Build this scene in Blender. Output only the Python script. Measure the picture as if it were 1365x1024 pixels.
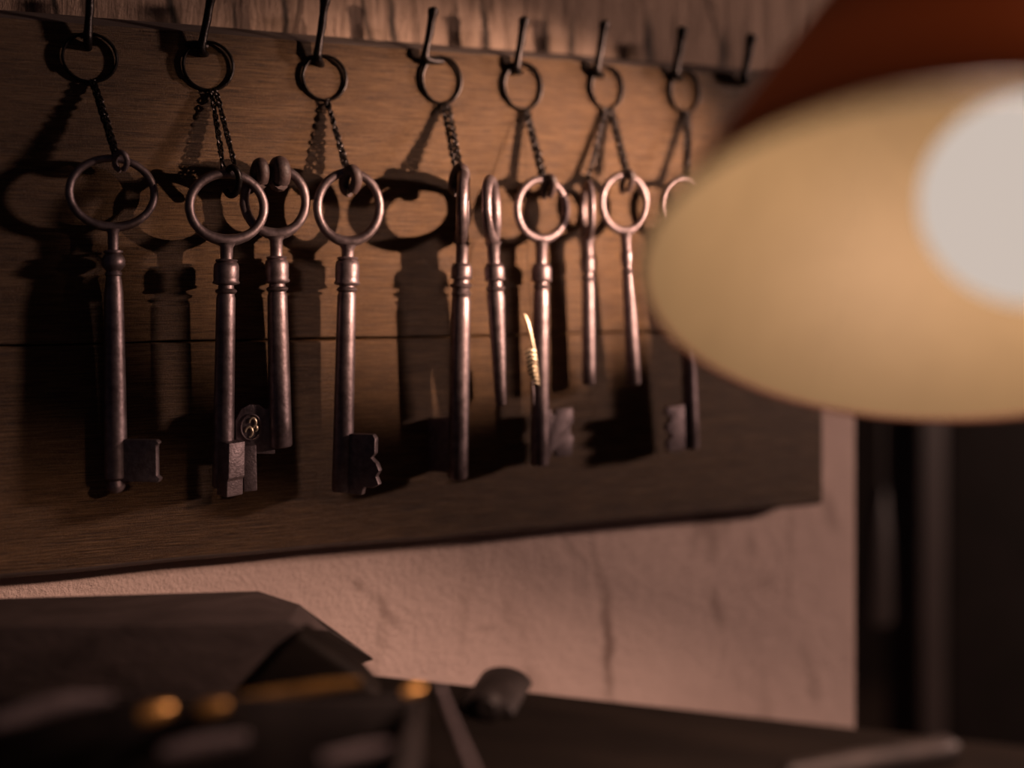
import bpy, bmesh, math, random
from mathutils import Vector, Matrix
random.seed(7)
PI = math.pi
scene = bpy.context.scene
for o in list(bpy.data.objects): bpy.data.objects.remove(o)
COL = scene.collection

# ------------------------------------------------------------------ camera
# board face lies in the plane Y = 0, wall behind it; z = 0 is the eye level
FPX, CX, HY = 1327.0, 682.5, 365.0
YAW, DIST = math.radians(19.3), 0.486
cd = bpy.data.cameras.new('camera'); cam = bpy.data.objects.new('camera', cd); COL.objects.link(cam)
cam.location = (0, -DIST, 0)
cam.rotation_euler = (PI/2, 0, -YAW)
cd.lens = 35; cd.sensor_width = 36
cd.shift_y = (HY-512)/1365
cd.clip_start = 0.01
cd.dof.use_dof = True; cd.dof.focus_distance = 0.455; cd.dof.aperture_fstop = 1.6
scene.camera = cam
FW = Vector((math.sin(YAW), math.cos(YAW), 0)); RT = Vector((math.cos(YAW), -math.sin(YAW), 0)); UP = Vector((0, 0, 1))
CAM = Vector((0, -DIST, 0))
def ray(px, py): return FW + RT*((px-CX)/FPX) + UP*((HY-py)/FPX)
def onw(px, py, off=0.0):                  # point at distance off in front of the board face
    d = ray(px, py); return CAM + d*((-off+DIST)/d.y)
def onz(px, py, z):                        # point on a level plane
    d = ray(px, py); return CAM + d*(z/d.z)
def ats(px, py, s): return CAM + ray(px, py)*s
def depth(p): return (Vector(p)-CAM).dot(FW)
def mpp(p): return depth(p)/FPX

# ------------------------------------------------------------------ light
w = bpy.data.worlds.new('world'); scene.world = w; w.use_nodes = True
w.node_tree.nodes['Background'].inputs[0].default_value = (0.68, 0.55, 0.72, 1)
w.node_tree.nodes['Background'].inputs[1].default_value = 0.017
def lamp(name, typ, loc, power, col, rad, target=None, cone=None, blend=0.5):
    l = bpy.data.lights.new(name, typ); l.energy = power; l.color = col; l.shadow_soft_size = rad
    o = bpy.data.objects.new(name, l); COL.objects.link(o); o.location = loc
    if target is not None:
        o.rotation_euler = (Vector(target)-Vector(loc)).to_track_quat('-Z', 'Y').to_euler()
        l.spot_size = cone; l.spot_blend = blend
    return o
# two lamps of the workshop, standing to the right of the frame
lamp('workshop_lamp_light', 'SPOT', (0.60, -0.36, 0.075), 58, (1.0, 0.63, 0.46), 0.005, (0.18, 0, 0.037), math.radians(23.5), 1.0)
lamp('far_lamp_light', 'POINT', (1.9, -0.62, 0.26), 72, (1.0, 0.65, 0.53), 0.05)
vs = scene.view_settings
vs.view_transform = 'Standard'; vs.look = 'None'; vs.exposure = 0; vs.gamma = 1; vs.use_curve_mapping = False

# ------------------------------------------------------------------ materials
def mat(name):
    m = bpy.data.materials.new(name); m.use_nodes = True
    nt = m.node_tree; return m, nt, nt.nodes['Principled BSDF']
def N(nt, t, **kw):
    n = nt.nodes.new(t)
    for k, v in kw.items():
        if k in n.inputs: n.inputs[k].default_value = v
        else: setattr(n, k, v)
    return n
def coords(nt, scale=(1, 1, 1), kind='Object', loc=(0, 0, 0)):
    tc = N(nt, 'ShaderNodeTexCoord'); mp = N(nt, 'ShaderNodeMapping')
    mp.inputs['Scale'].default_value = scale; mp.inputs['Location'].default_value = loc
    nt.links.new(tc.outputs[kind], mp.inputs['Vector']); return mp.outputs['Vector']
def noise(nt, vec, scale, detail=6, rough=.6, dist=0):
    n = N(nt, 'ShaderNodeTexNoise', Scale=scale, Detail=detail, Roughness=rough, Distortion=dist)
    nt.links.new(vec, n.inputs['Vector']); return n.outputs['Fac']
def ramp(nt, fac, stops):
    r = N(nt, 'ShaderNodeValToRGB'); nt.links.new(fac, r.inputs['Fac'])
    e = r.color_ramp.elements
    while len(e) < len(stops): e.new(.5)
    for i, (p, c) in enumerate(stops):
        e[i].position = p; e[i].color = (*c, 1) if len(c) == 3 else c
    return r.outputs['Color']
def mixc(nt, fac, a, b, mode='MIX'):
    n = N(nt, 'ShaderNodeMix', data_type='RGBA', blend_type=mode)
    for s, i in ((fac, 0), (a, 6), (b, 7)):
        if hasattr(s, 'links') or isinstance(s, bpy.types.NodeSocket): nt.links.new(s, n.inputs[i])
        else: n.inputs[i].default_value = s if i == 0 else (*s, 1)
    return n.outputs[2]
def math_n(nt, op, a, b=None):
    n = N(nt, 'ShaderNodeMath', operation=op)
    for i, s in enumerate((a, b)):
        if s is None: continue
        if isinstance(s, bpy.types.NodeSocket): nt.links.new(s, n.inputs[i])
        else: n.inputs[i].default_value = s
    return n.outputs[0]
def bump(nt, b, h, strength, distance, prev=None):
    n = N(nt, 'ShaderNodeBump', Strength=strength, Distance=distance)
    nt.links.new(h, n.inputs['Height'])
    if prev: nt.links.new(prev, n.inputs['Normal'])
    nt.links.new(n.outputs['Normal'], b.inputs['Normal']); return n.outputs['Normal']

def metal(name, c1, c2, rough, metallic=.9, bs=.25, scale=180):
    m, nt, b = mat(name); v = coords(nt)
    f = noise(nt, v, scale, 6, .65)
    nt.links.new(ramp(nt, f, [(.3, c1), (.7, c2)]), b.inputs['Base Color'])
    nt.links.new(ramp(nt, noise(nt, v, scale*.6), [(.3, (rough-.08,)*3), (.75, (rough+.14,)*3)]), b.inputs['Roughness'])
    b.inputs['Metallic'].default_value = metallic
    bump(nt, b, noise(nt, v, scale*3, 4), bs, .0006)
    return m
IRON = metal('aged_iron', (.12, .09, .092), (.29, .23, .24), .46)
IRON_DULL = metal('dull_iron', (.13, .10, .105), (.25, .20, .21), .50, .75, .5, 300)
BLACK = metal('black_iron', (.010, .008, .008), (.032, .026, .025), .32, .8, .35, 250)
GILT = metal('pale_gilt', (.55, .44, .28), (.95, .8, .58), .3, .55, .1)
BRASS = metal('tarnished_brass', (.30, .15, .04), (.55, .30, .10), .35, .9, .2)
CAST = metal('dark_cast_metal', (.018, .014, .014), (.045, .035, .033), .5, .5, .4, 60)
LEATHER, nt, b = mat('dark_leather'); v = coords(nt)
nt.links.new(ramp(nt, noise(nt, v, 300), [(.3, (.03, .02, .02)), (.7, (.09, .055, .05))]), b.inputs['Base Color']); b.inputs['Roughness'].default_value = .55
bump(nt, b, noise(nt, v, 500), .5, .0008)

def wood_board(name):
    m, nt, b = mat(name)
    v = coords(nt, (9, 9, 170), 'Object'); v2 = coords(nt, (1, 1, 1)); v3 = coords(nt, (55, 55, 1300)); v4 = coords(nt, (3200, 300, 900))
    g = noise(nt, v, 1, 8, .62, .6); fine = noise(nt, v3, 1, 5, .7); blot = noise(nt, v2, 9, 5, .6); cross = noise(nt, v4, 1, 3, .6)
    c = ramp(nt, g, [(.25, (.085, .040, .013)), (.5, (.165, .085, .032)), (.75, (.26, .145, .062))])
    c = mixc(nt, ramp(nt, blot, [(.4, (0, 0, 0)), (.7, (.55,)*3)]), c, (.13, .066, .03))
    c = mixc(nt, ramp(nt, fine, [(.36, (.9,)*3), (.52, (0, 0, 0))]), c, (.045, .021, .010))
    c = mixc(nt, ramp(nt, fine, [(.54, (0, 0, 0)), (.66, (.6,)*3)]), c, (.34, .20, .095))
    c = mixc(nt, ramp(nt, cross, [(.56, (0, 0, 0)), (.70, (.5,)*3)]), c, (.36, .215, .11))
    nt.links.new(c, b.inputs['Base Color'])
    nt.links.new(ramp(nt, fine, [(.3, (.60,)*3), (.7, (.36,)*3)]), b.inputs['Roughness'])
    p = bump(nt, b, fine, 1.0, .0022)
    p = bump(nt, b, cross, .7, .0009, p)
    bump(nt, b, g, .35, .002, p)
    return m
BOARD = wood_board('varnished_oak')

PLASTER, nt, b = mat('stained_plaster')
v = coords(nt); vv = coords(nt, (70, 70, 9)); vs2 = coords(nt, (30, 30, 6), loc=(3, 1, 2))
base = ramp(nt, noise(nt, v, 7, 6, .6), [(.3, (.56, .41, .36)), (.7, (.72, .54, .47))])
st = ramp(nt, noise(nt, vs2, 1, 4, .55, .4), [(.60, (0, 0, 0)), (.72, (.5,)*3)])
c = mixc(nt, st, base, (.25, .165, .13))
# vertical cracked grain above the board only (z above the board's top)
sep = N(nt, 'ShaderNodeSeparateXYZ'); nt.links.new(v, sep.inputs[0])
upm = ramp(nt, math_n(nt, 'MULTIPLY', sep.outputs['Z'], 10), [(.45, (0, 0, 0)), (.6, (1, 1, 1))])
crk = ramp(nt, noise(nt, vv, 1, 7, .7, 1.2), [(.30, (1, 1, 1)), (.42, (0, 0, 0))])
crk = mixc(nt, 1.0, crk, upm, 'MULTIPLY')
gr = ramp(nt, noise(nt, coords(nt, (160, 160, 14)), 1, 7, .7, .6), [(.3, (.17, .105, .07)), (.5, (.32, .215, .155)), (.75, (.42, .29, .215))])
c = mixc(nt, upm, c, gr)
c = mixc(nt, crk, c, (.10, .055, .038))
# dark scrapes and runs on the plaster, plus hook shadows painted into it
def scrape_or_shadow(c, x, z, wx, hz, amt, tilt=0.0, wobble=.012, col=(.20, .125, .10)):
    dx = math_n(nt, 'SUBTRACT', sep.outputs['X'], x)
    dz = math_n(nt, 'SUBTRACT', sep.outputs['Z'], z)
    dx = math_n(nt, 'ADD', dx, math_n(nt, 'MULTIPLY', dz, tilt))
    wob = math_n(nt, 'MULTIPLY', math_n(nt, 'SUBTRACT', noise(nt, v, 60, 4), .5), wobble)
    dx = math_n(nt, 'ADD', dx, wob)
    e = math_n(nt, 'ADD', math_n(nt, 'POWER', math_n(nt, 'ABSOLUTE', math_n(nt, 'DIVIDE', dx, wx)), 2), math_n(nt, 'POWER', math_n(nt, 'ABSOLUTE', math_n(nt, 'DIVIDE', dz, hz)), 2))
    mk = ramp(nt, e, [(0, (amt,)*3), (1, (0, 0, 0))])
    return mixc(nt, mk, c, col)
WOFF = -0.018
for px, py, wpx, hpx, amt, tilt in ((810, 860, 11, 75, .8, .02), (800, 770, 9, 70, .4, .28), (765, 730, 8, 40, .35, .7), (955, 810, 9, 42, .5, .25), (1105, 680, 16, 40, .4, .4),
                              (1080, 900, 10, 60, .35, .2), (515, 815, 10, 38, .38, .75), (1000, 725, 10, 26, .3, .2), (480, 780, 5, 12, .5, .3), (648, 838, 22, 6, .3, 0), (1020, 775, 22, 14, .25, 0)):
    p = onw(px, py, WOFF); k = mpp(p)
    c = scrape_or_shadow(c, p.x, p.z, wpx*k, hpx*k, amt, tilt)
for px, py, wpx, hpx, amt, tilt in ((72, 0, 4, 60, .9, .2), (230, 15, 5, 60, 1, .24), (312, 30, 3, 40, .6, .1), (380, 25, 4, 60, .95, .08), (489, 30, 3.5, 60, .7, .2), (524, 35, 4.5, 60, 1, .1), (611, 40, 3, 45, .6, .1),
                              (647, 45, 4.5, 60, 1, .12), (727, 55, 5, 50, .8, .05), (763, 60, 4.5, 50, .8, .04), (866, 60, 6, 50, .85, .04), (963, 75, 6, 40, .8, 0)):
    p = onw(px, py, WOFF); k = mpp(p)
    c = scrape_or_shadow(c, p.x, p.z, 1.5*wpx*k, hpx*k, min(1, amt*1.15), tilt, .005, (.018, .010, .007))  # cast shadows of the hooks, painted as thin dark streaks above the board
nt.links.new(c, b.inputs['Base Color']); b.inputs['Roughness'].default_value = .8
p = bump(nt, b, noise(nt, v, 90, 8, .7), .5, .003)
p = bump(nt, b, noise(nt, v, 520, 4, .6), .5, .0012, p)
p = bump(nt, b, crk, .9, -.004, p)
bump(nt, b, mixc(nt, 1.0, gr, upm, 'MULTIPLY'), 1.0, .006, p)

def plain(name, c1, c2, rough, scale=(20, 20, 20), bs=.4, spec=.5):
    m, nt, b = mat(name); v = coords(nt, scale); f = noise(nt, v, 1, 7, .65, .3)
    nt.links.new(ramp(nt, f, [(.3, c1), (.7, c2)]), b.inputs['Base Color']); b.inputs['Roughness'].default_value = rough
    b.inputs['Specular IOR Level'].default_value = spec
    bump(nt, b, f, bs, .002); return m
DARKWOOD = plain('dark_stained_wood', (.006, .0045, .004), (.014, .010, .008), .65, (12, 80, 80), .4, .08)
BLOCKWOOD = plain('worn_block_wood', (.038, .028, .027), (.09, .066, .062), .5, (25, 60, 60), .8)
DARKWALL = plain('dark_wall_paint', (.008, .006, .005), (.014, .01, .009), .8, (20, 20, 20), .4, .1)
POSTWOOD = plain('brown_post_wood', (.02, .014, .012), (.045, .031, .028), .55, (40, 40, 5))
FLOORM = plain('floor_boards', (.03, .02, .015), (.06, .04, .03), .6)
def thin_shade(name, c1, c2, rough, sc, tcol, tfac):
    m = plain(name, c1, c2, rough, sc, .1); nt = m.node_tree; b = nt.nodes['Principled BSDF']; b.inputs['Specular IOR Level'].default_value = .08
    t = N(nt, 'ShaderNodeBsdfTranslucent'); t.inputs['Color'].default_value = (*tcol, 1); mx = N(nt, 'ShaderNodeMixShader', Fac=tfac)
    nt.links.new(b.outputs[0], mx.inputs[1]); nt.links.new(t.outputs[0], mx.inputs[2]); nt.links.new(mx.outputs[0], nt.nodes['Material Output'].inputs['Surface']); return m
SHADE_OUT = thin_shade('maroon_shade', (.085, .025, .015), (.11, .034, .02), .5, (30, 30, 30), (.8, .30, .14), .5)
SHADE_RIM = plain('dark_rolled_rim', (.03, .014, .008), (.04, .02, .012), .6, (30, 30, 30), .1, .1)
SHADE_IN = thin_shade('amber_lining', (.040, .033, .0175), (.047, .039, .021), .6, (18, 18, 18), (.8, .5, .3), .007)
BULBM, nt, b = mat('glowing_bulb_glass')
nt.nodes.remove(b); em = N(nt, 'ShaderNodeEmission', Strength=.53); em.inputs['Color'].default_value = (1.0, .85, .75, 1)
tr = N(nt, 'ShaderNodeBsdfTransparent'); tr.inputs['Color'].default_value = (.12, .115, .11, 1); ad = N(nt, 'ShaderNodeAddShader')
nt.links.new(em.outputs[0], ad.inputs[0]); nt.links.new(tr.outputs[0], ad.inputs[1]); nt.links.new(ad.outputs[0], nt.nodes['Material Output'].inputs['Surface'])

# ------------------------------------------------------------------ mesh helpers
def obj(name, bm, m, parent=None, smooth=True, kind=None, label=None):
    me = bpy.data.meshes.new(name); bmesh.ops.recalc_face_normals(bm, faces=bm.faces); bm.to_mesh(me); bm.free()
    if smooth:
        me.polygons.foreach_set('use_smooth', [True]*len(me.polygons))
        try: me.set_sharp_from_angle(angle=math.radians(38))
        except Exception: pass
    me.materials.append(m)
    o = bpy.data.objects.new(name, me); COL.objects.link(o)
    if parent: o.parent = parent
    if kind: o['kind'] = kind
    if label: o['label'] = label
    return o
def tag(o, label, cat, group=None):
    o['label'] = label; o['category'] = cat
    if group: o['group'] = group
    return o
def thing(name, label, cat, M=None, group=None):
    o = bpy.data.objects.new(name, None); COL.objects.link(o); o.empty_display_size = .01
    if M is not None: o.matrix_world = M
    return tag(o, label, cat, group)
def lathe(bm, prof, seg=24, M=Matrix(), cap=True):
    rows = []
    for r, z in prof:
        rows.append([bm.verts.new(M @ Vector((r*math.cos(2*PI*i/seg), r*math.sin(2*PI*i/seg), z))) for i in range(seg)])
    for a, c in zip(rows, rows[1:]):
        for i in range(seg): bm.faces.new((a[i], a[(i+1) % seg], c[(i+1) % seg], c[i]))
    if cap:
        bm.faces.new(rows[0]); bm.faces.new(rows[-1])
def tube(bm, pts, rads, seg=10, closed=False, flat=1.0, upv=None):
    pts = [Vector(p) for p in pts]; n = len(pts)
    if not hasattr(rads, '__len__'): rads = [rads]*n
    rows = []; prev = None
    for i, p in enumerate(pts):
        a = pts[(i-1) % n] if closed or i > 0 else p; c = pts[(i+1) % n] if closed or i < n-1 else p
        t = (c-a).normalized()
        if prev is None:
            u = (upv or Vector((0, 0, 1)))
            if abs(t.dot(u)) > .95: u = Vector((1, 0, 0))
            u = (u - t*u.dot(t)).normalized()
        else: u = (prev - t*prev.dot(t)).normalized()
        prev = u; s = t.cross(u)
        rows.append([bm.verts.new(p + (u*math.cos(2*PI*k/seg) + s*math.sin(2*PI*k/seg)*flat)*rads[i]) for k in range(seg)])
    rng = range(n if closed else n-1)
    for i in rng:
        a, c = rows[i], rows[(i+1) % n]
        for k in range(seg): bm.faces.new((a[k], a[(k+1) % seg], c[(k+1) % seg], c[k]))
    if not closed: bm.faces.new(rows[0]); bm.faces.new(rows[-1])
def prism(bm, pts, d, off=None):              # polygon points extruded by vector d
    d = Vector(d); a = [bm.verts.new(Vector(p)) for p in pts]; c = [bm.verts.new(Vector(p)+d) for p in pts]
    bm.faces.new(a); bm.faces.new(c[::-1])
    for i in range(len(a)): j = (i+1) % len(a); bm.faces.new((a[i], a[j], c[j], c[i]))
def bevel(bm, w, seg=2):
    bmesh.ops.recalc_face_normals(bm, faces=bm.faces)
    es = [e for e in bm.edges if len(e.link_faces) == 2 and e.calc_face_angle(0) > .5]
    bmesh.ops.bevel(bm, geom=es, offset=w, segments=seg, affect='EDGES', profile=.5, clamp_overlap=True)
def box(bm, lo, hi, bw=0, seg=2):
    lo = Vector(lo); hi = Vector(hi)
    prism(bm, [(lo.x, lo.y, lo.z), (hi.x, lo.y, lo.z), (hi.x, hi.y, lo.z), (lo.x, hi.y, lo.z)], (0, 0, hi.z-lo.z))
    if bw: bevel(bm, bw, seg)
def struct(name, bm, m, smooth=False, parent=None):
    o = obj(name, bm, m, parent, smooth)
    if not parent: o['kind'] = 'structure'
    return o

# ------------------------------------------------------------------ the setting
WX = onw(1143, 700, WOFF).x
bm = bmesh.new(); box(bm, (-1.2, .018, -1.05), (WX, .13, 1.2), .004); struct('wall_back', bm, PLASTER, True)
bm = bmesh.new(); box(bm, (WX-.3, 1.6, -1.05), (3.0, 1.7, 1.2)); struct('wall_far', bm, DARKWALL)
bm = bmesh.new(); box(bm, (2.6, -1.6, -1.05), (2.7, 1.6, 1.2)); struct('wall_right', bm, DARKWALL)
bm = bmesh.new(); box(bm, (-1.2, -1.6, -1.1), (3.0, 1.7, -1.05)); struct('floor', bm, FLOORM)

# ------------------------------------------------------------------ key rack: two planks and eight hooks
XL, XR = -.42, onw(1097, 600, 0).x
zt, zb = .118, -.1345
zs = onw(340, 454, 0).z
rack = thing('key_rack', 'varnished brown two-plank key rack with black hooks fixed to the plaster wall', 'key rack', Matrix.Translation((0, .018, zb)))
WORN = plain('worn_grey_edge', (.085, .062, .055), (.15, .115, .10), .7, (30, 300, 300), .6)
def plank(z0, z1, jag, x1):
    bm = bmesh.new(); n = 60; rows = []
    for i in range(n+1):
        x = XL+(x1-XL)*i/n
        w1 = jag*(math.sin(x*31)+.6*math.sin(x*83+1)+.4*random.uniform(-1, 1)); w2 = jag*(math.sin(x*27+2)+.5*math.sin(x*71)+.4*random.uniform(-1, 1))
        bot = [(.0178, z0), (.0040, z0), (.0006, z0+.0022), (0, z0+.0030)] if z0 == zb else [(.0178, z0), (.0008, z0), (.0002, z0+.0003), (0, z0+.0009)]
        top = [(0, z1-.0058), (.0006, z1-.0052), (.0085, z1-.0004), (.0178, z1)] if z1 == zt else [(0, z1-.0009), (.0002, z1-.0003), (.0008, z1), (.0178, z1)]
        rows.append([bm.verts.new((x, y-.018, z+w1-zb)) for y, z in bot]+[bm.verts.new((x, y-.018, z+w2-zb)) for y, z in top])
    for a, c in zip(rows, rows[1:]):
        for k in range(8):
            f = bm.faces.new((a[k], a[(k+1) % 8], c[(k+1) % 8], c[k]))
            if (z1 == zt and k in (4, 5)) or (z0 == zb and k in (1, 2)): f.material_index = 1
    bm.faces.new(rows[0]); bm.faces.new(rows[-1])
    return bm
obj('plank', plank(zs+.0006, zt, .00022, XR), BOARD, rack).data.materials.append(WORN)
obj('plank', plank(zb, zs-.0005, .0003, XR-.0006), BOARD, rack).data.materials.append(WORN)
# hooks: (elbow px, tip px, entry px)
HK = [((117, 52), (121, -26), (118, 64)), ((268, 66), (283, -12), (274, 72)), ((423, 76), (434, -4), (428, 86)), ((566, 78), (578, 12), (588, 82)),
      ((688, 92), (699, 25), (693, 96)), ((795, 96), (806, 30), (803, 100)), ((900, 100), (910, 38), (908, 104)), ((991, 106), (1002, 48), (998, 110))]
for e, t, en in HK:
    E = onw(*e, .0036); T = onw(*t, .0075); P = onw(*en, 0); k = mpp(E)
    W = Vector((0, .018, zb)); bm = bmesh.new(); r = 5.6*k
    path = [P+Vector((0, .006, 0)), P, P.lerp(E, .55)+Vector((0, 0, -1.5*k)), P.lerp(E, .85)+Vector((0, 0, -.8*k)), E+Vector((0, -1*k, 4*k)), E.lerp(T, .16), E.lerp(T, .33), E.lerp(T, .5)+Vector((.6*k, 0, 0)), E.lerp(T, .7), E.lerp(T, .84), E.lerp(T, .93), T, T+(T-E).normalized()*3*k]
    rr = [r*.8, r*.85, r, r*1.05, r*1.1, r*1.0, r*.92, r*1.02, r*.96, r*1.08, r*1.32, r*1.25, r*.5]
    tube(bm, [p-W for p in path], rr, 12)
    h = obj('hook', bm, BLACK, rack)
# small plate where the second hook meets the board and knot of bent wire
bm = bmesh.new(); p = onw(262, 60, .0015)-Vector((0, .018, zb)); lathe(bm, [(0.0001, -.001), (.0035, -.001), (.0045, 0), (.003, .0012), (.0001, .0014)], 16, Matrix.Translation(p) @ Matrix.Rotation(PI/2, 4, 'X') @ Matrix.Diagonal((1.2, .5, 1, 1)), False)
obj('washer', bm, BLACK, rack)

# ------------------------------------------------------------------ rings and chains
def link_mesh(bm, c, t, side, L, W, wr):
    t = t.normalized(); side = (side - t*side.dot(t)).normalized(); pts = []
    for i in range(10):
        a = 2*PI*i/10
        pts.append(c + t*(math.cos(a)*L) + side*(math.sin(a)*W))
    tube(bm, pts, wr, 5, True, 1.0, t.cross(side))
def chain(bm, A, Bp, k, sag=0.0):
    n = max(6, int((Bp-A).length/(5.4*k))); t = (Bp-A)
    for i in range(n):
        f = (i+.5)/n; c = A.lerp(Bp, f) + Vector((sag*math.sin(PI*f), 0, 0))
        ang = PI/4 + (PI/2 if i % 2 else 0) + random.uniform(-.35, .35)
        side = Vector((math.cos(ang), math.sin(ang), 0))
        link_mesh(bm, c, t, side, 4.6*k, 3.3*k, 1.3*k)
# ring px centre, radii, strands [(top px),(bottom px, off)], label
RINGS = [((120, 77), 32.5, 32, [((122, 108), (153, 208), .010), ((126, 108), (157, 206), .0125)], 'black split ring whose chain holds the ball-footed key'),
         ((278, 88), 31, 32, [((282, 121), (299, 232), .011), ((288, 121), (317, 236), .013)], 'black split ring whose chains hold the key pair with the embossed bit'),
         ((433, 104), 28, 29.5, [((437, 134), (461, 228), .011), ((435, 134), (465, 228), .0085)], 'black split ring over the key with the jagged-edged bit'),
         ((589, 107), 26, 31, [((590, 139), (607, 228), .014), ((597, 138), (614, 226), .019)], 'black split ring over the two keys turned edge-on'),
         ((697, 115), 26, 31, [((700, 147), (722, 238), .010), ((703, 147), (727, 238), .012)], 'black split ring over the slim key with the pale notched bit'),
         ((809, 117), 22.5, 28, [((812, 145), (833, 230), .010), ((816, 145), (837, 230), .012), ((808, 145), (783, 240), .005)], 'black split ring over the pair of slim bitless keys'),
         ((913, 122), 21.5, 28, [((914, 149), (915, 238), .010), ((918, 149), (919, 238), .012)], 'faint black split ring over the key half hidden by the lampshade')]
for (cx, cy), rx, rz, strands, lab in RINGS:
    C = onw(cx, cy, .0011); k = mpp(C); M = Matrix.Translation(C)
    th = thing('key_ring', lab, 'key ring', M, 'split rings with chains on the rack hooks')
    bm = bmesh.new(); tx = random.uniform(-.04, .04)
    tilt = math.asin(max(-.9, min(.9, (.0030)/(rz*k))))
    pts = []
    for i in range(48):
        a = 2*PI*i/48; z = math.sin(a)*rz*k
        pts.append(Vector((math.cos(a)*rx*k*1.03, -z/(rz*k)*.0003, z)))
    tube(bm, pts, 2.15*k, 8, True)
    # second coil of the split ring
    pts2 = [p*0.985+Vector((0, -.0009, 0)) for p in pts[5:30]]
    tube(bm, pts2, 1.6*k, 8)
    obj('ring', bm, BLACK, th)
    for a, c2, off in strands:
        A = onw(*a, .0016); Bp = onw(*c2, off); bm = bmesh.new(); chain(bm, A-C, Bp-C, k)
        obj('chain_strand', bm, BLACK, th, kind='stuff')

# ------------------------------------------------------------------ keys
def key(label, bow, rx, rz, bot, off0, off1, face, tubepx, prof, bit=None, tip=None, cat='key', kmat=IRON, arc=None):
    """bow: px centre; rx, rz px radii of the bow; bot: px foot of the shaft; face: turn of the bow about the shaft (0 = flat to the board);
    prof: [(py, radius px)] outline below the bow, split into neck, collar, shaft"""
    A = onw(*bow, off0); B = onw(*bot, off1); k = mpp(A.lerp(B, .5))
    zax = (A-B).normalized(); xax = Vector((math.cos(face), math.sin(face), 0)); xax = (xax-zax*xax.dot(zax)).normalized(); yax = zax.cross(xax)
    M = Matrix((xax, yax, zax)).transposed().to_4x4(); M.translation = B
    Lm = (A-B).length; py0, py1 = bow[1], bot[1]
    Z = lambda py: Lm*(py1-py)/(py1-py0)
    th = thing('old_key', label, cat, M, 'old iron keys hanging on the rack')
    bm = bmesh.new(); n = 56; pts = []; rd = []
    for i in range(n):
        a = 2*PI*i/n-PI/2
        pts.append(Vector((math.cos(a)*(rx-tubepx)*k, 0, Lm+math.sin(a)*(rz-tubepx)*k)))
        lo = max(0, -math.sin(a)); rd.append(tubepx*k*(1+.28*lo**6+random.uniform(-.03, .03)))
    tube(bm, pts, rd, 12, True, 1.0, Vector((0, 1, 0)))
    obj('bow', bm, kmat, th)
    for nm, pr in prof:
        bm = bmesh.new(); lathe(bm, [(r*k, Z(py)) for py, r in pr], 28); obj(nm, bm, kmat, th)
    if bit:
        outline, ang, thick = bit            # outline in (px out from the shaft axis, py); ang about the shaft in rack axes
        d = Vector((math.cos(ang), math.sin(ang), 0)); R = M.to_3x3().inverted(); d = R @ d; d.z = 0; d.normalize(); nrm = Vector((-d.y, d.x, 0))
        bm = bmesh.new(); prism(bm, [d*(o*k)+Vector((0, 0, Z(py)))-nrm*(thick*k/2) for o, py in outline], nrm*thick*k); bevel(bm, 1.1*k)
        bo = obj('bit', bm, IRON_DULL, th)
        return th, bo, M, k, Z, d, nrm
    return th, None, M, k, Z, None, None
def turned(y0, neck_r, cy0, cy1, cr, rings, sy, sr0, y1, sr1, tip=None):
    """neck, moulded collar, shaft as three lathe outlines"""
    nk = [(y0, neck_r*1.5), (y0+6, neck_r*1.05), (cy0-2, neck_r), (cy0+1, neck_r)]
    h = cy1-cy0
    co = [(cy0, neck_r*.9), (cy0+.5, cr*.8), (cy0+h*.07, cr*.9), (cy0+h*.12, cr*.78), (cy0+h*.17, cr*.92), (cy0+h*.3, cr), (cy0+h*.7, cr*1.0), (cy0+h*.8, cr*.97), (cy0+h*.9, cr*1.08), (cy0+h*.95, cr*1.02), (cy1, sr0*.85)]
    sh = [(cy1-1, sr0*.8)]
    for ry, rr in rings: sh += [(ry-3.5, sr0*.84), (ry-2, rr*.92), (ry, rr), (ry+2, rr*.92), (ry+3.5, sr0*.9)]
    sh += [(sy, sr0*.92), (sy+3, sr0)]
    m = 6
    for i in range(1, m): f = i/m; sh.append((sy+3+(y1-4-sy-3)*f, sr0+(sr1-sr0)*f))
    sh += tip or [(y1-3, sr1), (y1-.8, sr1*.9), (y1, sr1*.7)]
    return [('neck', nk), ('collar', co), ('shaft', sh)]
# key with the plain square bit (darkest end of the rack)
ball = [('neck', [(305, 10), (311, 7), (333, 6.5), (335, 6.5)]),
        ('collar', [(333, 7), (334, 12), (336.5, 12.5), (338, 10), (341, 12.5), (347, 15), (353, 15), (359, 11), (362, 8)]),
        ('shaft', [(360, 8), (363, 10), (366, 11), (368, 9.5), (372, 10), (390, 12), (450, 13.2), (520, 14), (585, 14.6), (636, 14.6), (640, 10), (643, 11), (647, 12.5), (652, 11), (656, 7), (657.5, 2)])]
key('iron key with plain rectangular bit and ball foot, alone on its hook', (150, 257), 58, 51, (155, 657), .0078, .0076, .12, 5.2, ball,
    ([(8, 585), (60, 585), (64, 589), (60, 593), (60, 632), (65, 636), (62, 641), (8, 641)], math.radians(-28), 9))
th2 = key('large iron key with blunt block bit, crossing in front of another key', (303, 276), 54.5, 50.5, (297, 657), .0150, .013, .10, 6.2,
    turned(324, 8, 345, 380, 16.5, [(388, 14.5)], 394, 12.5, 650, 14),
    ([(4, 586), (30, 586), (30, 632), (27, 636), (27, 657), (4, 657)], math.radians(-58), 25))
th2b, bo, M, k, Z, d, nrm = key('iron key with a leather knot on its bow and an embossed medallion on its bit', (367, 268), 46, 50, (374, 596), .0095, .0085, -.05, 6.2,
    turned(315, 8, 341, 378, 15.5, [(385, 14.5)], 391, 13, 596, 15.5),
    ([(8, 545), (20, 543), (27, 537), (40, 536), (50, 541), (56, 552), (58, 556), (58, 600), (30, 602), (8, 604)], math.radians(181), 9))
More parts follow.
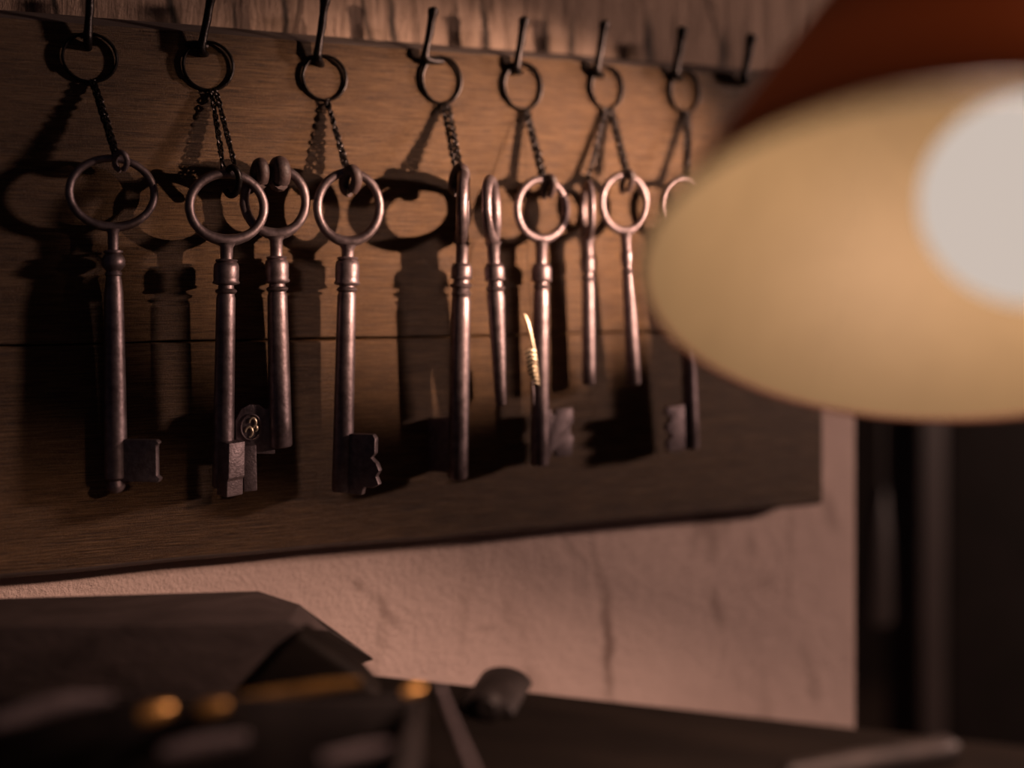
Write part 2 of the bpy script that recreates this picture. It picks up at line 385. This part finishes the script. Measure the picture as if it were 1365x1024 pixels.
bm = bmesh.new(); fd = [d*(o_*k)+nrm*(w_*k) for o_, w_ in ((33, 2), (33, -16), (50, -16), (50, 2))]
if (M.to_3x3() @ nrm).y > 0: pass
else: fd = [d*(o_*k)-nrm*(w_*k) for o_, w_ in ((33, 2), (33, -16), (50, -16), (50, 2))]
prism(bm, [p+Vector((0, 0, Z(648))) for p in fd], (0, 0, Z(588)-Z(648))); bevel(bm, 1.2*k); obj('flange', bm, IRON_DULL, bo)
# medallion on that bit: raised rim and a curled figure
bm = bmesh.new(); c0 = d*(38*k)+Vector((0, 0, Z(566)))
side = nrm if (M.to_3x3() @ nrm).dot(CAM-M.translation) > 0 else -nrm
c0 = c0+side*5*k
tube(bm, [c0+d*(math.cos(a)*13*k)+Vector((0, 0, math.sin(a)*17*k)) for a in [2*PI*i/28 for i in range(28)]], 1.4*k, 8, True)
obj('medallion_rim', bm, IRON, bo)
bm = bmesh.new()
for cx_, cz_, rr in ((-2, 6, 6), (3, -6, 6.5), (-5, -2, 3.5)):
    tube(bm, [c0+d*((cx_+math.cos(a)*rr*.7)*k)+Vector((0, 0, (cz_+math.sin(a)*rr)*k)) for a in [2*PI*i/16*.8 for i in range(16)]], [1.9*k*(.6+.4*math.sin(PI*i/15)) for i in range(16)], 8)
obj('medallion_figure', bm, GILT, bo)
key('iron key with a jagged warded bit and a dark loop through its bow', (465, 276), 47, 52, (456, 657), .0130, .0115, -.08, 6.0,
    turned(326, 8, 342, 381, 16, [(386, 14)], 392, 12.5, 655, 14),
    ([(6, 577), (46, 575), (50, 580), (50, 600), (44, 606), (52, 612), (57, 622), (52, 630), (57, 640), (48, 645), (34, 645), (32, 656), (6, 656)], math.radians(-40), 10))
key('thick iron key turned edge-on with its holed bit pointing at the board', (617, 274), 48, 51, (610, 638), .017, .0125, math.radians(72), 7.5,
    turned(322, 8, 350, 372, 14, [(380, 15), (391, 13.5)], 398, 13, 638, 13.5),
    ([(4, 556), (50, 562), (50, 580), (42, 584), (50, 592), (50, 606), (42, 612), (50, 620), (50, 634), (4, 632)], math.radians(128), 7))
key('short tapered bitless key with a narrow edge-on bow', (655, 279), 42, 46, (668, 540), .022, .017, math.radians(62), 7,
    turned(322, 8, 350, 374, 13.5, [(384, 13)], 390, 12, 540, 7.5))
th5 = key('slim iron key with a pale notched bit standing out sideways', (722, 279), 41, 45, (719, 620), .0120, .0105, .06, 5.4,
    turned(320, 7.5, 351, 376, 13.5, [(382, 11.5)], 388, 10.5, 620, 12.5),
    ([(8, 546), (16, 546), (16, 553), (23, 553), (23, 546), (48, 546), (50, 565), (45, 570), (45, 580), (50, 585), (48, 610), (23, 611), (23, 603), (16, 603), (16, 611), (8, 611)], math.radians(6), 7))
key('thin bitless key with beaded neck and round bow in front of the rack', (832, 271), 37, 42, (845, 513), .0150, .0135, -.02, 4.8,
    turned(308, 7, 332, 352, 8.5, [(361, 9)], 367, 8, 513, 9.5))
key('thin beaded bitless key hanging edge-on beside the round-bowed thin one', (783, 280), 34, 40, (785, 513), .0115, .0105, math.radians(78), 4.8,
    turned(316, 7, 340, 362, 8.5, [(372, 9)], 378, 8, 513, 9))
key('iron key with three-toothed pale bit, its bow hidden behind the lampshade', (911, 274), 34, 38, (922, 598), .012, .0105, .0, 4.8,
    turned(309, 6.5, 336, 358, 11, [(364, 9.5)], 370, 9, 598, 10.5),
    ([(8, 538), (42, 538), (44, 548), (36, 551), (36, 556), (43, 560), (43, 570), (36, 574), (36, 579), (43, 583), (43, 594), (38, 597), (8, 597)], math.radians(-168), 7))

# wrapped knots and clasps where the chains take the bows
def clasp(name, label, pts, rads, m, cat='clasp', seg=10, flat=1.0):
    P0 = pts[0]; bm = bmesh.new(); tube(bm, [p-P0 for p in pts], rads, seg, False, flat)
    o = obj(name, bm, m); o.location = P0; return tag(o, label, cat)
def loop_pts(px, py, off, rxp, rzp, a0, a1, n=22, tw=.6, depthpx=10):
    P = onw(px, py, off); k = mpp(P); r = []
    for i in range(n):
        a = a0+(a1-a0)*i/(n-1)
        r.append(P+Vector((math.cos(a)*rxp*k, -math.sin(a*1.0+tw)*depthpx*k, math.sin(a)*rzp*k)))
    return r, k
p, k = loop_pts(161, 215, .0105, 8, 11, -1.2, 4.6); clasp('wire_clasp', 'twisted wire clasp on the bow of the ball-footed key', p, [3.8*k]*22, IRON_DULL)
p, k = loop_pts(309, 242, .0165, 9, 18, 2.2, -2.6); clasp('chain_hook', 'dark open hook gripping the bow of the block-bitted key', p, [4.5*k]*22, BLACK)
for dx, lab in ((-13, 'leather knot lobe tied over the medallion key, the lobe lying against the other key'), (13, 'round leather knot lobe tied over the medallion key, the larger lobe')):
    p, k = loop_pts(359+dx, 232, .0115, 4, 13, -.8, 5.2, 22, .9, 9); clasp('leather_knot', lab, p, [(11 if dx > 0 else 8.5)*k]*22, LEATHER, 'knot', 12)
p, k = loop_pts(467, 241, .0135, 7, 14, -1.0, 4.8, 22, .8, 11); clasp('leather_loop', 'dark leather loop wound through the bow of the jagged key', p, [7.5*k]*22, LEATHER, 'loop', 12)
p, k = loop_pts(612, 240, .018, 5, 15, -1.0, 4.8, 22, .8, 11); clasp('leather_loop', 'dark loop tied at the head of the thick edge-on key', p, [7.5*k]*22, LEATHER, 'loop', 12)
p, k = loop_pts(731, 250, .0125, 5, 13, -1.0, 4.6, 22, .7, 9); clasp('leather_loop', 'dark loop on the bow of the key with the pale notched bit', p, [5*k]*22, LEATHER, 'loop', 10)
p, k = loop_pts(836, 243, .0155, 4, 13, -1.0, 4.6, 22, .7, 9); clasp('leather_loop', 'dark loop on the round bow of the thin bitless key', p, [4*k]*22, LEATHER, 'loop', 10)

# feather charm hanging in front of the slim key
F0 = onw(706, 470, .022); k = mpp(F0)
fc = thing('feather_charm', 'tiny gilt feather charm with a curved quill in front of the slim notched key', 'charm', Matrix.Translation(F0))
q = lambda px, py, off=.022: onw(px, py, off)-F0
bm = bmesh.new(); tube(bm, [q(699.5, 418), q(703, 427), q(706, 438), q(708.5, 450), q(711, 462), q(713, 468)], [.3*k, 1.3*k, 1.9*k, 2.1*k, 1.8*k, 1.2*k], 8, False, .45); obj('quill', bm, GILT, fc)
bm = bmesh.new(); tube(bm, [q(705, 466), q(709, 480), q(711, 496), q(716, 515)], [3*k, 7.5*k, 7*k, 3*k], 10, False, .5); obj('body', bm, BLACK, fc)
bm = bmesh.new()
for i in range(9):
    f = i/8; c0 = Vector(q(707+7*f, 467+44*f)); w_ = 9-3*f
    tube(bm, [c0+Vector(((-w_)*k, -3*k, -2.5*k)), c0+Vector((-.3*w_*k, -5*k, 1.6*k)), c0+Vector((w_*.5*k, -4.5*k, -.5*k)), c0+Vector((w_*.9*k, -2*k, -3.5*k))], [.7*k, 1.4*k, 1.4*k, .7*k], 6)
obj('barbs', bm, GILT, fc)
bm = bmesh.new(); tube(bm, [q(709, 508), q(710.5, 522), q(711.5, 540)], [2*k, 2.2*k, .8*k], 8); obj('stem', bm, IRON, fc)
bm = bmesh.new(); tube(bm, [q(709, 452), q(703, 350, .02), q(701, 250, .014), q(700, 147, .003)], .35*k, 5); obj('thread', bm, BLACK, fc)

# ------------------------------------------------------------------ the blurred lamp
SL = .28
ctr = ats(1255, 388, SL); R0 = .0845; tx, tz = .164, .55
nrm = (RT*math.sin(tx)+FW*(math.sin(tz)*math.cos(tx))+UP*(math.cos(tz)*math.cos(tx))).normalized(); v2 = (RT-nrm*RT.dot(nrm)).normalized()
ML = Matrix((v2, nrm.cross(v2), nrm)).transposed().to_4x4(); ML.translation = ctr
lampt = thing('pendant_lamp', 'glowing work lamp with a maroon cone shade, out of focus before the rack', 'lamp', ML)
H = R0*1.5
def shade(r_in, off, z0):
    bm = bmesh.new(); prof = [(R0*1.0-off, z0)]
    for i in range(1, 13):
        f = i/12; prof.append((R0*(1-.73*f**1.02)-off, H*f))
    lathe(bm, prof, 72, Matrix(), False); return bm
so = obj('shade', shade(0, 0, 0), SHADE_OUT, lampt)
si = obj('shade_lining', shade(0, .0012, .0002), SHADE_IN, lampt)
bm = bmesh.new(); tube(bm, [Vector((math.cos(2*PI*i/72)*R0, math.sin(2*PI*i/72)*R0, 0)) for i in range(72)], .0013, 8, True); obj('rim', bm, SHADE_RIM, lampt)
bm = bmesh.new(); lathe(bm, [(R0*.29, H*.97), (R0*.29, H*1.04), (R0*.2, H*1.1), (R0*.2, H*1.5), (R0*.14, H*1.58), (.004, H*1.6), (.004, H*6)], 32); obj('socket', bm, CAST, lampt)
BC = ats(1377, 266, SL*.96); BL = ML.inverted() @ BC
bm = bmesh.new(); rb = 142*mpp(BC)
ax = (ML.to_3x3().inverted() @ ((BC-CAM).normalized()*.93+UP*.30)).normalized()
Rm = ax.to_track_quat('Z', 'Y').to_matrix().to_4x4(); Rm.translation = BL
prof = [(rb*math.sin(a), -rb*math.cos(a)) for a in [PI*i/20 for i in range(1, 15)]]
Lb = rb*1.75
prof += [(rb*.62, rb*.9), (rb*.46, rb*1.2), (rb*.44, Lb)]
lathe(bm, prof, 40, Rm); obj('bulb', bm, BULBM, lampt, label='white glowing frosted bulb')
pl = lamp('bulb_light', 'POINT', (0, 0, 0), 29, (1.0, .66, .53), rb*.55); pl.location = BC

# ------------------------------------------------------------------ workbench and the things on it
BZ = -.165
e1, e2 = onz(690, 919, BZ), onz(1140, 968, BZ); ed = (e2-e1).normalized(); en = Vector((ed.y, -ed.x, 0))
if en.y > 0: en = -en
ang = math.atan2(ed.y, ed.x); MB_ = Matrix.Translation(Vector((e1.x, e1.y, -1.05))) @ Matrix.Rotation(ang, 4, 'Z')
BX0 = -.22
bench = thing('workbench', 'dark wooden workbench standing before the plaster wall', 'workbench', MB_)
bx0, bx1, by0 = BX0, .62, -.34
for i in range(4):
    bm = bmesh.new(); y1 = -.0875*i; box(bm, (bx0, y1-.0868, BZ+1.05-.035), (bx1, y1, BZ+1.05), .002); obj('board', bm, DARKWOOD, bench, True)
for x in (bx0+.04, bx1-.10):
    for y in (-.07, -.33):
        bm = bmesh.new(); box(bm, (x, y, 0), (x+.06, y+.05, BZ+1.05-.035), .002); obj('leg', bm, DARKWOOD, bench, True)
# low wooden block with sloped end
s0 = .385; P0 = onz(0, 912, BZ)
def bl(px, py, s): return ats(px, py, s)
def on_bench(px, s):
    p = ats(px, HY, s); p.z = BZ; return p
blk_o = on_bench(200, s0)
bm = bmesh.new()
front = [(-260, 912), (-260, 845), (-200, 838), (250, 832), (330, 832), (385, 828), (405, 836), (330, 912)]
dv = FW*.035 + RT*.012
back = [bl(-260, 912, s0), ]
fr = []
for px, py in front:
    q_ = bl(px, py, s0)
    if py == 912: q_.z = BZ+.0003
    fr.append(q_-blk_o)
s1 = .425
bk = [bl(-260, 912, s1), bl(-260, 806, s1), bl(-200, 804, s1), bl(180, 795, s1), bl(345, 788, s1), bl(400, 806, s1), bl(440, 842, s1), bl(500, 912, s1)]
bk2 = []
for i, q_ in enumerate(bk):
    if i in (0, 7): q_.z = BZ+.0003
    bk2.append(q_-blk_o)
va = [bm.verts.new(p) for p in fr]; vb = [bm.verts.new(p) for p in bk2]
bm.faces.new(va); bm.faces.new(vb[::-1])
for i in range(8): j = (i+1) % 8; bm.faces.new((va[i], va[j], vb[j], vb[i]))
bmesh.ops.triangulate(bm, faces=[f for f in bm.faces if len(f.verts) > 4])
bevel(bm, .006, 4)
o = obj('wooden_block', bm, BLOCKWOOD); o.data.materials.append(DARKWOOD); o.location = blk_o; 
bm = bmesh.new(); prism(bm, [bl(396, 842, .379)-blk_o, bl(312, 932, .379)-blk_o, bl(508, 932, .379)-blk_o, bl(474, 894, .379)-blk_o], FW*.014); bevel(bm, .003, 3); obj('end_wedge', bm, DARKWOOD, o)
for pl_ in o.data.polygons:      # darker wood on the sloped end
    if pl_.normal.dot(RT) > .35 and pl_.normal.z < .75: pl_.material_index = 1
tag(o, 'low worn dark wooden block with a sloped end on the workbench', 'block')
# round iron pivot standing at the rear edge of the bench
pc = on_bench(668, .392); k = mpp(pc)
bm = bmesh.new(); r = 37*k
Mp = Matrix.Translation((0, 0, .001)) @ Matrix.Rotation(ang, 4, 'Z')
prof2 = [(math.cos(a)*r, math.sin(a)*r*.6) for a in [PI*i/16 for i in range(17)]]
prism(bm, [Vector((x, -.022, z)) for x, z in prof2], (0, .030, 0)); bevel(bm, .0015, 2); bm.transform(Mp)
pv = thing('iron_boss', 'rounded dark iron boss at the rear edge of the workbench', 'boss', Matrix.Translation(pc))
obj('body', bm, CAST, pv)
bm = bmesh.new(); lathe(bm, [(.0001, 0), (r*.5, 0), (r*.52, .002), (r*.3, .004), (.0001, .004)], 24, Mp @ Matrix.Translation((r*.15, -.0225, r*.35)) @ Matrix.Rotation(PI/2, 4, 'X'), False)
obj('bolt_head', bm, CAST, pv)
# shallow dark tin tray with odds and ends, close to the lens
TS = .312; tz = -.128
t0, t1 = ats(-220, 912, TS), ats(562, 930, TS); t0.z = t1.z = tz
td = (t1-t0).normalized(); tn = Vector((td.y, -td.x, 0))
tang = math.atan2(td.y, td.x); MT = Matrix.Translation(Vector((t0.x, t0.y, BZ))) @ Matrix.Rotation(tang, 4, 'Z')
Lx = (t1-t0).length; Ht = tz-BZ
tray = thing('tin_box', 'dark tin box full of loose metal pieces on the workbench', 'box', MT)
bm = bmesh.new(); box(bm, (0, -.085, .0004), (Lx, 0, .003), .0008); obj('bottom', bm, CAST, tray)
for lo, hi in (((0, -.0025, .0004), (Lx, 0, Ht-.004)), ((0, -.085, .0004), (Lx, -.0825, Ht-.004)), ((0, -.085, .0004), (.0025, 0, Ht-.004)), ((Lx-.0025, -.085, .0004), (Lx, 0, Ht-.004))):
    bm = bmesh.new(); box(bm, lo, hi, .0008); obj('side', bm, CAST, tray)
def piece(name, label, cat, pts, rad, m, flat=.6):
    bm = bmesh.new(); P = [Vector(p) for p in pts]; o0 = P[0]
    tube(bm, [p-o0 for p in P], rad, 12, False, flat); o = obj(name, bm, m); o.location = o0; return tag(o, label, cat, 'loose metal pieces in the tin box')
def tp(px, py, s): return ats(px, py, s)
k3 = .3/FPX
piece('brass_rod', 'short tarnished brass rod lying across the heap in the tin box', 'rod', [tp(300, 935, .315), tp(350, 928, .318), tp(430, 916, .322), tp(480, 910, .325)], [7*k3, 9*k3, 9*k3, 6*k3], BRASS)
piece('brass_plug', 'small brass plug upright in the tin box heap', 'plug', [tp(185, 955, .30), tp(205, 950, .302), tp(228, 945, .305)], [10*k3, 14*k3, 9*k3], BRASS, .8)
piece('brass_nut', 'dull brass nut beside the rod in the tin box', 'nut', [tp(262, 948, .305), tp(280, 944, .306), tp(302, 941, .308)], [8*k3, 12*k3, 8*k3], BRASS, .8)
piece('steel_strip', 'bent steel strip at the far end of the tin box', 'strip', [tp(-10, 965, .295), tp(40, 950, .298), tp(95, 936, .302), tp(150, 932, .305)], [10*k3, 13*k3, 12*k3, 6*k3], IRON_DULL, .5)
piece('steel_lever', 'flat steel lever low in the tin box heap', 'lever', [tp(215, 1005, .29), tp(260, 996, .292), tp(330, 985, .295)], [9*k3, 14*k3, 9*k3], IRON_DULL, .5)
piece('steel_pin', 'steel pin slanting low in the tin box heap', 'pin', [tp(430, 1015, .285), tp(480, 1006, .288), tp(525, 996, .29)], [9*k3, 12*k3, 8*k3], IRON_DULL, .5)
piece('brass_stud', 'bright brass stud at the box corner nearest the iron boss', 'stud', [tp(536, 925, .318), tp(550, 921, .32), tp(563, 919, .321)], [7*k3, 10*k3, 6*k3], BRASS, .9)
# slanting steel rod at the box corner, and a handle further along the bench
o = piece('steel_rod', 'long steel rod leaning at the corner of the tin box', 'rod', [on_bench(585, .345)+Vector((0, 0, .022)), on_bench(600, .335)+Vector((0, 0, .016)), on_bench(650, .30)+Vector((0, 0, .004))], [7*k3, 8*k3, 8*k3], IRON_DULL, .9); del o['group']
o = piece('tool_handle', 'dark rounded tool handle lying on the clear end of the workbench', 'handle', [onz(1050, 1036, BZ+.0045), onz(1150, 1018, BZ+.0045), onz(1230, 1005, BZ+.0045), onz(1262, 998, BZ+.0045), onz(1275, 996, BZ+.0045)], [.0035, .004, .004, .0045, .002], CAST, .9); del o['group']

# ------------------------------------------------------------------ the dark room beyond the end of the wall
def onY(px, py, Y):
    d = ray(px, py); return CAM+d*((Y+DIST)/d.y)
Yp = .30
a, c_ = onY(1228, 500, Yp), onY(1262, 500, Yp)
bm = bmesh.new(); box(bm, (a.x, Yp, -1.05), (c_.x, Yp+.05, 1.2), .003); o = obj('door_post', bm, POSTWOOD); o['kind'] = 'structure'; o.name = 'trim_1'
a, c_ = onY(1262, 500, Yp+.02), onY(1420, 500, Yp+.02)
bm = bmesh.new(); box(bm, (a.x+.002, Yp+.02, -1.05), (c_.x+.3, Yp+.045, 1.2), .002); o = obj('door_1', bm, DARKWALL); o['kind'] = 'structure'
Yk = .22
K0 = onY(1178, 835, Yk); k = mpp(K0)
hf = thing('hanging_paddle', 'narrow tapering wooden paddle hanging in the dark beyond the wall corner', 'tool', Matrix.Translation(K0))
r_ = lambda px, py: onY(px, py, Yk)-K0
bm = bmesh.new(); prism(bm, [r_(1160, 828), r_(1166, 836), r_(1186, 836), r_(1192, 826), r_(1188, 700), r_(1182, 650), r_(1178, 650), r_(1170, 700)], (0, .012, 0)); bevel(bm, .002); obj('blade', bm, POSTWOOD, hf)
bm = bmesh.new(); tube(bm, [r_(1180, 655)+Vector((0, .006, 0)), r_(1180, 560)+Vector((0, .006, 0)), r_(1180, 300)+Vector((0, .006, 0))], 4*k, 10); obj('handle', bm, POSTWOOD, hf)
